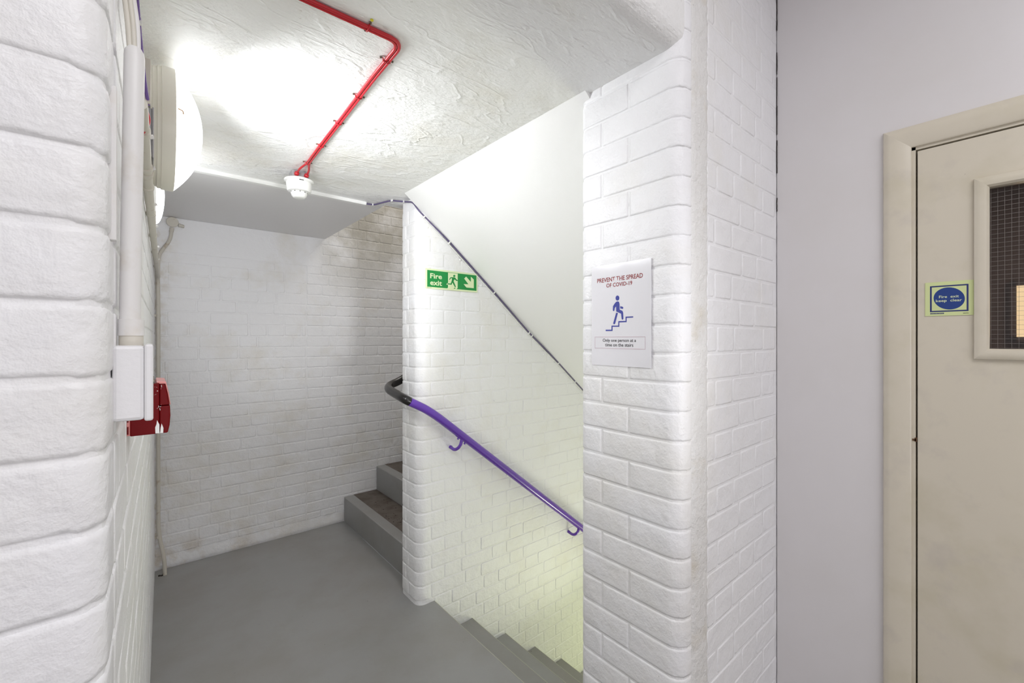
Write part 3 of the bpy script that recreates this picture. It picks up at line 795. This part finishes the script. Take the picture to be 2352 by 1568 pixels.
# ------------------------------------------------------------------ handrail
hr = empty('handrail', (1.7, 2.075, 0.6), 'purple painted tubular handrail with a black end, sloping down the brick wall', 'handrail')
SR = 0.775
A0 = Vector((1.255, 2.075, 0.992)); 
far = Vector((2.75, 2.075, 0.992-SR*(2.75-1.255)))
pu = smooth_path([(1.045, 2.078, 1.148), (1.165, 2.075, 1.085), far], 0.10, 10)
tube('rail_tube', pu, 0.0225, M['purple'], hr, 20)
bl = smooth_path([(1.047, 2.078, 1.147), (1.022, 2.085, 1.161), (1.048, 2.40, 1.195), (1.19, 2.455, 1.225), (2.0, 2.455, 1.83)], [0, .07, .13, .08, 0], 10)
tube('end_grip', bl, 0.0235, M['black'], hr, 20)
for bx_ in (1.368, 2.368):
    rz_ = 1.085-SR*(bx_-1.165)
    p0 = Vector((bx_, 2.075, rz_-0.026))
    arm = smooth_path([p0, (bx_-0.012, 2.072, rz_-0.062), (bx_-0.03, 2.10, rz_-0.088), (bx_-0.03, 2.148, rz_-0.078)], [0, .03, .035, 0], 8)
    br = tube('wall_bracket', arm, 0.0095, M['purple'], hr, 12)
    d = Vector((1, 0, -SR)).normalized()
    tube('saddle_plate', [p0-d*0.045+Vector((0, 0, .004)), p0+d*0.045+Vector((0, 0, .004))], 0.0085, M['purple'], br, 10)
    for sg in (-1, 1):
        q_ = p0+d*0.028*sg; tube('screw', [q_+Vector((0, 0, -0.002)), q_+Vector((-0.006, 0, -0.013))], 0.0055, M['purple'], br, 10)
    tube('fixing_collar', [(bx_-0.03, 2.140, rz_-0.0785), (bx_-0.03, 2.150, rz_-0.0775)], 0.0105, M['purple'], br, 12)

# ------------------------------------------------------------------ smoke detector and its red cables
sdx, sdy = 0.545, 2.215
dt = empty('smoke_detector', (sdx, sdy, 2.13), 'round white smoke detector with two red cable glands, under the ceiling', 'smoke detector')
box('mounting_box', sdx-0.036, sdx+0.036, sdy-0.036, sdy+0.036, 2.222, CEIL, M['grey_box'], dt, bevel=0.004)
lathe('base_ring', [(0.02, 0), (0.061, 0), (0.0635, 0.002), (0.0635, 0.006), (0.060, 0.010), (0.056, 0.012)], (sdx, sdy, 2.223), '-z', M['white_plastic'], dt)
lathe('sensor_body', [(0.054, 0.0), (0.0545, 0.008), (0.0525, 0.038), (0.049, 0.045), (0.036, 0.049)], (sdx, sdy, 2.214), '-z', M['white_plastic'], dt)
cap = lathe('vented_cap', [(0.036, 0.0), (0.036, 0.006), (0.031, 0.020), (0.024, 0.027), (0.020, 0.0285), (0.0, 0.0275)], (sdx, sdy, 2.1675), '-z', M['white_plastic'], dt)
for k in range(10):
    a_ = 2*PI*k/10+0.2; bm = bmesh.new(); add_box(bm, 0.0325, 0.0372, -0.0022, 0.0022, -0.007, 0.007)
    bmesh.ops.transform(bm, matrix=Matrix.Translation((sdx, sdy, 2.157)) @ Matrix.Rotation(a_, 4, 'Z') @ Matrix.Rotation(-0.33, 4, 'Y'), verts=bm.verts)
    bm_obj('vent_slot', bm, M['dark'], cap)
bm = bmesh.new(); add_box(bm, sdx-0.012, sdx+0.006, sdy-0.0575, sdy-0.050, 2.2095, 2.2125); bm_obj('base_slot', bm, M['dark'], dt)
G1, G2 = (0.524, 2.160, 2.238), (0.566, 2.160, 2.238)
for gx, gy, gz in (G1, G2):
    g = lathe('cable_gland', [(0.0095, 0.02), (0.0105, 0.014), (0.0105, 0.004), (0.0085, 0.0), (0.005, -0.002)], (gx, gy, gz), 'y', M['red_cable'], dt, seg=8)
rcable = empty('fire_alarm_cable', (0.515, 1.5, 2.25), 'pair of red cables clipped across the ceiling to the smoke detector', 'cable')
zc = 2.2535
c1 = smooth_path([(-0.05, 1.078, zc), (0.507, 1.066, zc), (0.509, 1.25, zc), (0.529, 1.85, zc), (0.538, 2.06, zc), (0.524, 2.12, 2.245), (G1[0], G1[1]+0.005, G1[2])], [0, .035, .05, .05, .03, .02, 0], 8)
c2_ = smooth_path([(-0.05, 1.070-0.0005, zc-0.0005), (0.5165, 1.0565, zc), (0.5185, 1.25, zc), (0.5385, 1.85, zc), (0.547, 2.06, zc), (0.564, 2.12, 2.245), (G2[0], G2[1]+0.005, G2[2])], [0, .045, .05, .05, .03, .02, 0], 8)
tube('red_cable', c1, 0.0046, M['red_cable'], rcable, 12)
tube('red_cable', c2_, 0.0046, M['red_cable'], rcable, 12)
def pclip(x, y, d, plug=False):
    """small saddle strap over the pair; d is the cable direction in plan"""
    dx, dy = d; nx_, ny_ = -dy, dx
    pts = [(x+nx_*s, y+ny_*s, z) for s, z in ((-0.019, 2.2575), (-0.0105, 2.257), (-0.0098, 2.2505), (-0.004, 2.2475), (0.004, 2.2475), (0.0098, 2.2505), (0.0105, 2.257), (0.019, 2.2575))]
    c = tube('cable_clip', pts, 0.0019, M['red_cable'], rcable, 6)
    for s in (-0.0165, 0.0165): lathe('clip_screw', [(0.0, -0.001), (0.0032, 0.0), (0.0035, 0.003)], (x+nx_*s, y+ny_*s, 2.2555), 'z', M['metal'], c, seg=10)
    if plug: lathe('wall_plug', [(0.0, -0.001), (0.004, 0.0), (0.004, 0.002)], (x+nx_*-0.026, y+ny_*-0.026, 2.2575), 'z', M['yellow'], c, seg=10)
pclip(0.421, 1.064, (1, 0), True)
for yy in (1.155, 1.385, 1.60, 1.835, 2.055): pclip(0.514+(yy-1.25)*0.033, yy, (0.033, 1))

# ------------------------------------------------------------------ mini trunking and purple-grey cable
tr = empty('cable_trunking', (0.5, 2.452, 2.25), 'thin white mini trunking strip running across the ceiling behind the smoke detector', 'trunking')
box('trunking_base', 0.0, 0.958, 2.440, 2.465, 2.246, CEIL, M['white_plastic'], tr)
box('trunking_lid', 0.0, 0.956, 2.438, 2.467, 2.242, 2.2465, M['white_plastic'], tr, bevel=0.001)
pc = empty('wall_cable', (1.7, 2.14, 1.7), 'thin grey-purple cable leaving the trunking and sloping down above the handrail', 'cable')
cy = 2.1445
pts = [(0.94, 2.452, 2.252), (0.975, 2.450, 2.2535), (1.007, 2.446, 2.254), (1.024, 2.375, 2.254), (1.049, 2.305, 2.254), (1.086, 2.290, 2.254), (1.118, 2.275, 2.253), (1.125, 2.20, 2.236), (1.140, 2.146, 2.205), (1.18, cy, 2.13)]
wpt = [(1.128, 2.173), (1.330, 2.033), (1.655, 1.765), (1.948, 1.518), (2.232, 1.306), (2.425, 1.150), (2.9, 0.765)]
pts = pts[:-2]+[(1.134, 2.150, 2.180)]+[(x, cy, z) for x, z in wpt[1:]]
tube('cable_sheath', smooth_path(pts, 0.03, 5), 0.0042, M['purple_cable'], pc, 10)
# white cable beside it
tube('white_cable', smooth_path([(1.14, 2.147, 2.150)]+[(x-0.012, cy+0.002, z-0.006) for x, z in wpt[1:]], 0.03, 4), 0.0028, M['white_plastic'], pc, 8)
def cclip(x, y, z, ax=(0, 0, 1), wall=True):
    c = empty('cable_clip', (x, y, z)); c.parent = pc; c.matrix_parent_inverse = Matrix.Translation(pc.location).inverted()
def clipmesh(x, z, dx, dz, big=False):
    """white clip on the middle wall: strap over the cable and the nail boss below"""
    bm = bmesh.new(); L_ = 0.011 if big else 0.008
    t = Vector((dx, 0, dz)).normalized(); n = Vector((t.z, 0, -t.x)); n = n if n.z < 0 else -n
    m4 = Matrix(((t.x, 0, n.x, x), (0, 1, 0, 2.1445), (t.z, 0, n.z, z), (0, 0, 0, 1)))
    add_box(bm, -0.0035, 0.0035, -0.0062, 0.004, -0.0055, 0.0055+(L_ if big else 0.003))
    if big: add_box(bm, -0.0035, 0.0035, -0.010, 0.004, 0.006, 0.013)
    bmesh.ops.transform(bm, matrix=m4, verts=bm.verts)
    return bm_obj('cable_clip', bm, M['white_plastic'], pc, bevel=0.001)
for x, z, b_ in ((1.165, 2.148, False), (1.330, 2.033, True), (1.655, 1.765, False), (1.948, 1.518, True), (1.975, 1.497, False), (2.232, 1.306, False), (2.41, 1.163, False)):
    clipmesh(x, z, 0.325, -0.262, b_)
for (x, y) in ((0.996, 2.449), (1.049, 2.303), (1.108, 2.280)):
    bm = bmesh.new(); add_box(bm, x-0.003, x+0.003, y-0.009, y+0.009, 2.248, 2.2595); bm_obj('cable_clip', bm, M['white_plastic'], pc, bevel=0.001)
# old painted-over wall plugs under the cable
bm = bmesh.new()
for x, z in ((1.19, 2.095), (1.405, 1.94), (1.56, 1.80), (2.09, 1.365), (1.66, 1.09)):
    bmesh.ops.create_icosphere(bm, subdivisions=2, radius=0.007, matrix=Matrix.Translation((x, 2.150, z)) @ Matrix.Scale(0.6, 4, (0, 1, 0)))
bm_obj('painted_plug', bm, M['brick'], wm, smooth=True)['kind'] = 'stuff'

# ------------------------------------------------------------------ lamps on the left wall
lx, ly, lz, lr = LX(1.57), 1.57, 2.064, 0.164
lp = empty('bulkhead_lamp', (lx, ly, lz), 'large round lit bulkhead lamp with cream ribbed rim, high on the left wall', 'lamp')
lathe('ribbed_rim', [(0.137, 0.004), (0.153, 0.004), (0.155, 0.020), (0.1580, 0.0205), (0.1580, 0.029), (0.1610, 0.0295), (0.1610, 0.038), (0.1635, 0.0385), (0.164, 0.048), (0.164, 0.066), (0.162, 0.0675), (0.137, 0.0675)], (lx, ly, lz), 'x', M['lampring'], lp, seg=96)
dome = [(0.1612, 0.0665)]+[(0.1612*(1-t/14), 0.0675+0.066*(1-(1-t/14)**2.3)) for t in range(14)]+[(0.0, 0.1335)]
lathe('opal_dome', dome, (lx, ly, lz), 'x', M['diffuser'], lp, seg=96)
ll = bpy.data.lights.new('bulkhead_light', 'AREA'); ll.shape = 'DISK'; ll.size = 0.30; ll.energy = 4.5; ll.color = (0.96, 0.98, 1.0); ll.spread = math.radians(140)
lo_ = bpy.data.objects.new('bulkhead_light', ll); C.objects.link(lo_); lo_.location = (lx+0.138, ly, lz); lo_.rotation_euler = (0, -PI/2, 0)
tube('dome_clip', [(lx+0.070, ly-0.158, lz+0.006), (lx+0.080, ly-0.156, lz+0.004), (lx+0.082, ly-0.154, lz-0.004)], 0.0015, mat('brown_clip', srgb(150, 110, 60), 0.5), lp, 6)

ex = LX(2.3)
el = empty('emergency_lamp', (ex, 2.3, 2.06), 'small glowing oval lamp below the big round one on the left wall', 'lamp')
bm = bmesh.new(); add_prism(bm, [(2.3+0.052*math.cos(2*PI*i/32), 2.065+0.125*math.sin(2*PI*i/32)) for i in range(32)], 0, 0.02)
bmesh.ops.transform(bm, matrix=Matrix(((0, 0, 1, ex), (1, 0, 0, 0), (0, 1, 0, 0), (0, 0, 0, 1))), verts=bm.verts); bm_obj('lamp_base', bm, M['white_plastic'], el)
bm = bmesh.new(); bmesh.ops.create_uvsphere(bm, u_segments=32, v_segments=24, radius=1, matrix=Matrix.Translation((ex+0.019, 2.3, 2.065)) @ Matrix.Diagonal((0.028, 0.049, 0.118, 1)))
bm_obj('oval_diffuser', bm, M['diffuser2'], el, smooth=True)

# ------------------------------------------------------------------ conduit, box and call point on the near jamb
cb = empty('conduit_pipe', (-0.016, 0.72, 1.65), 'thick white painted vertical conduit pipe rising from the white metal box', 'pipe')
tube('pipe_tube', [(-0.0175, 0.72, 1.485), (-0.0175, 0.72, 1.52), (-0.0135, 0.72, 1.828), (-0.0135, 0.72, 1.834), (-0.0135, 0.72, 1.839)], [0.0104, 0.0104, 0.0102, 0.0095, 0.0070], M['conduit'], cb, 24)
tube('coupler', [(-0.0165, 0.72, 1.479), (-0.0165, 0.72, 1.499), (-0.0165, 0.72, 1.4995)], [0.0126, 0.0126, 0.0112], M['conduit'], cb, 24)
tube('threaded_bush', [(-0.0165, 0.72, 1.465), (-0.0165, 0.72, 1.480)], 0.0118, M['conduit_grubby'], cb, 16)
for dx, dy, r_, mm in ((-0.004, -0.002, 0.0034, 'conduit_grubby'), (0.003, 0.003, 0.0034, 'conduit'), (0.000, -0.004, 0.0026, 'conduit_grubby')):
    tube('emerging_cable', smooth_path([(-0.0135+dx, 0.72+dy, 1.835), (-0.0145+dx*1.2, 0.722+dy, 1.87), (-0.020+dx*1.1, 0.73+dy, 1.92), (-0.020+dx, 0.75+dy, 2.10)], 0.03), r_, M[mm], cb, 10)
jb = empty('wall_box', (-0.013, 0.72, 1.42), 'square white painted metal box at the foot of the thick pipe', 'electrical box')
box('box_body', LX(0.7)-0.002, -0.0035, 0.680, 0.764, 1.378, 1.467, M['boxwhite'], jb, bevel=0.004)
box('box_lid', -0.004, 0.0045, 0.679, 0.765, 1.3765, 1.4685, M['boxwhite'], jb, bevel=0.0025)
for yy in (0.695, 0.749): lathe('lid_screw', [(0.003, 0.0), (0.003, 0.001), (0.0, 0.0015)], (0.0045, yy, 1.4225), 'x', M['metal'], jb, seg=10)
bt = box('wood_batten', LX(0.66)-0.004, LX(0.66)+0.004, 0.654, 0.668, 1.585, 1.757, M['conduit'], bevel=0.001)
tag(bt, 'short painted timber batten fixed against the brick pier beside the pipe', 'batten')

cp = empty('fire_call_point', (0.0, 0.94, 1.36), 'glossy dark red fire alarm unit mostly hidden behind the white metal box', 'fire alarm')
def side_prism(name, prof, y0, y1, m, parent, bevel=0.0015):
    bm = bmesh.new()
    a_ = [bm.verts.new((x, y0, z)) for x, z in prof]; b_ = [bm.verts.new((x, y1, z)) for x, z in prof]
    bm.faces.new(a_); bm.faces.new(b_[::-1])
    for i in range(len(prof)): bm.faces.new((a_[i], b_[i], b_[(i+1) % len(prof)], a_[(i+1) % len(prof)]))
    return bm_obj(name, bm, m, parent, bevel=bevel)
wx = LX(0.94)-0.003
side_prism('back_plate', [(wx, 1.3235), (-0.0218, 1.3235), (-0.0218, 1.405), (wx, 1.405)], 0.901, 0.989, M['red_pale'], cp, 0.0008)
side_prism('body', [(-0.0222, 1.3225), (0.0135, 1.3225), (0.0135, 1.404), (-0.0222, 1.404)], 0.900, 0.990, M['red_gloss'], cp)
side_prism('front_cover', [(0.0138, 1.3225), (0.0240, 1.3225), (0.0265, 1.335), (0.0275, 1.350), (0.0270, 1.3665), (0.0138, 1.3665)], 0.900, 0.990, M['red_gloss'], cp)
side_prism('upper_flap', [(0.0138, 1.3675), (0.0262, 1.3675), (0.0238, 1.385), (0.0205, 1.4015), (0.0138, 1.402)], 0.9005, 0.9895, M['red_gloss'], cp)
side_prism('pale_lens', [(0.010, 1.4025), (0.0208, 1.402), (0.0242, 1.385), (0.0266, 1.3675), (0.0277, 1.3675), (0.0255, 1.386), (0.0218, 1.4055), (0.010, 1.407)], 0.902, 0.988, M['red_pale'], cp, 0.0006)
for pts in ([(0.0085, 1.3235), (0.0135, 1.3232), (0.0135, 1.337), (0.0105, 1.3445), (0.0098, 1.338), (0.0082, 1.333)], [(0.0143, 1.3232), (0.0182, 1.3232), (0.0185, 1.331), (0.0162, 1.3385), (0.0150, 1.332)]):
    side_prism('paint_splash', pts, 0.8992, 0.9002, M['white_plastic'], cp, 0)
bm = bmesh.new(); rnd = random.Random(2)
for _ in range(26):
    bmesh.ops.create_icosphere(bm, subdivisions=1, radius=rnd.uniform(.0002, .0008), matrix=Matrix.Translation((rnd.uniform(.0075, .0165), 0.9, rnd.choice([1.403, 1.394, 1.388, 1.367, 1.362])+rnd.uniform(-.004, .004))))
bm_obj('paint_speckle', bm, M['white_plastic'], cp)['kind'] = 'stuff'
bm = bmesh.new()
for z_ in (1.326, 1.345, 1.365, 1.385): add_box(bm, -0.0256, -0.0238, 0.8995, 0.9012, z_, z_+0.012)
bm_obj('label_marks', bm, M['red_gloss'], cp)['kind'] = 'stuff'

# ------------------------------------------------------------------ pipework further along the left wall
rz_ = 1.868; ro = 0.013
hc = empty('wall_conduit', (0.0, 2.2, rz_), 'grubby cream conduit running along the left wall and down the far corner', 'conduit')
run = smooth_path([(LX(1.0)+ro, 1.0, rz_+0.02), (LX(1.5)+ro, 1.5, rz_+0.004), (LX(2.4)+ro, 2.4, rz_), (LX(3.49)+ro+0.002, 3.495, rz_-0.005), (0.047, 3.50, 1.70), (0.047, 3.505, 0.26), (0.076, 3.478, 0.10), (0.079, 3.470, -0.01)], [0, .1, .1, .09, .1, .08, .05, 0], 8)
tube('conduit_tube', run, 0.0105, M['conduit_grubby'], hc, 14)
for yy in (1.12, 1.33, 1.37, 1.48, 1.78, 2.15, 2.55, 3.05):
    zz = rz_+0.02*max(0, (1.5-yy))/0.5*0.8+0.003
    tube('pipe_coupler', [(LX(yy)+ro, yy-0.012, zz), (LX(yy)+ro, yy+0.012, zz)], 0.0125, M['conduit_grubby'], hc, 14)
for yy in (1.15, 1.36, 1.72, 2.05, 2.5, 2.9):
    zz = rz_+0.014; x_ = LX(yy)+ro+0.010
    bm = bmesh.new(); add_tube(bm, [(x_-0.006, yy, zz+0.002), (x_+0.006, yy, zz+0.006)], 0.0045, 6)
    bm_obj('tie_head', bm, M['conduit'], hc)
for zz in (1.62, 0.42, 0.235):
    bm = bmesh.new(); add_tube(bm, [(0.047, 3.503, zz-0.008), (0.047, 3.503, zz+0.008)], 0.0125, 12); add_box(bm, 0.022, 0.047, 3.50, 3.56, zz-0.007, zz+0.007)
    bm_obj('pipe_saddle', bm, M['conduit_grubby'], hc)
rb = empty('round_junction_box', (0.118, 3.54, 2.22), 'round painted junction box in the far corner under the ceiling', 'junction box')
lathe('box_body', [(0.029, 0.0), (0.030, 0.018), (0.032, 0.0185), (0.032, 0.0235), (0.030, 0.025), (0.0, 0.025)], (0.118, 3.560, 2.226), '-y', M['conduit_grubby'], rb, seg=32)
tube('side_spout', [(0.150, 3.548, 2.213), (0.178, 3.548, 2.209), (0.180, 3.548, 2.209)], [0.012, 0.010, 0.006], M['conduit_grubby'], rb, 14)
tube('bottom_spout', [(0.116, 3.548, 2.190), (0.113, 3.548, 2.165)], 0.012, M['conduit_grubby'], rb, 14)
tube('swan_neck_pipe', smooth_path([(0.114, 3.548, 2.175), (0.108, 3.548, 2.11), (0.066, 3.545, 2.04), (0.047, 3.52, 1.99), (0.047, 3.51, 1.86)], 0.04), 0.0098, M['conduit_grubby'], rb, 14)

ab = empty('grey_junction_box', (LX(1.3)+0.012, 1.30, 2.05), 'grey metal box on the left wall half hidden behind the big lamp', 'electrical box')
bxx = LX(1.3)
box('box_body', bxx-0.003, bxx+0.024, 1.27, 1.375, 1.885, 1.995, M['grey_box'], ab, bevel=0.002)
box('box_lid', bxx+0.024, bxx+0.027, 1.268, 1.377, 1.883, 1.997, M['grey_box'], ab, bevel=0.001)
box('top_panel', bxx-0.003, bxx+0.022, 1.26, 1.38, 2.0, 2.10, M['conduit_grubby'], ab, bevel=0.002)
rl = tube('red_cable_loop', smooth_path([(-0.021, 1.10, 1.945), (-0.010, 1.10, 1.928), (-0.001, 1.10, 1.908), (-0.001, 1.10, 1.893), (-0.010, 1.10, 1.872), (-0.021, 1.10, 1.862)], 0.012), 0.0045, M['red_cable'], None, 10)
tag(rl, 'short red cable loop bulging from behind the thick vertical pipe', 'cable')
pcl = empty('purple_cable', (-0.015, 1.1, 2.1), 'purple cable dropping down the left wall behind the top of the thick pipe', 'cable')
tube('cable_sheath', smooth_path([(-0.024, 0.90, 2.24), (-0.0185, 1.02, 2.14), (-0.0165, 1.10, 2.115), (-0.0125, 1.17, 2.085), (-0.006, 1.24, 2.03), (0.0, 1.27, 2.0)], 0.05), 0.0034, M['purple_cable2'], pcl, 10)
bm = bmesh.new(); add_box(bm, -0.020, -0.009, 1.124, 1.131, 2.095, 2.108); bm_obj('cable_clip', bm, M['white_plastic'], pcl, bevel=0.001)
# dirty hole where the corner conduit enters the floor
bm = bmesh.new(); rnd = random.Random(8)
for _ in range(14):
    a_ = rnd.uniform(0, 2*PI); r_ = rnd.uniform(0, 0.022)
    bmesh.ops.create_icosphere(bm, subdivisions=1, radius=rnd.uniform(.004, .009), matrix=Matrix.Translation((0.068+r_*math.cos(a_), 3.475+r_*math.sin(a_), 0.0)) @ Matrix.Diagonal((1.2, 1, .35, 1)))
o = bm_obj('corner_debris', bm, M['dirt']); tag(o, 'dark crumbs around the conduit foot in the far floor corner', 'debris', kind='stuff')
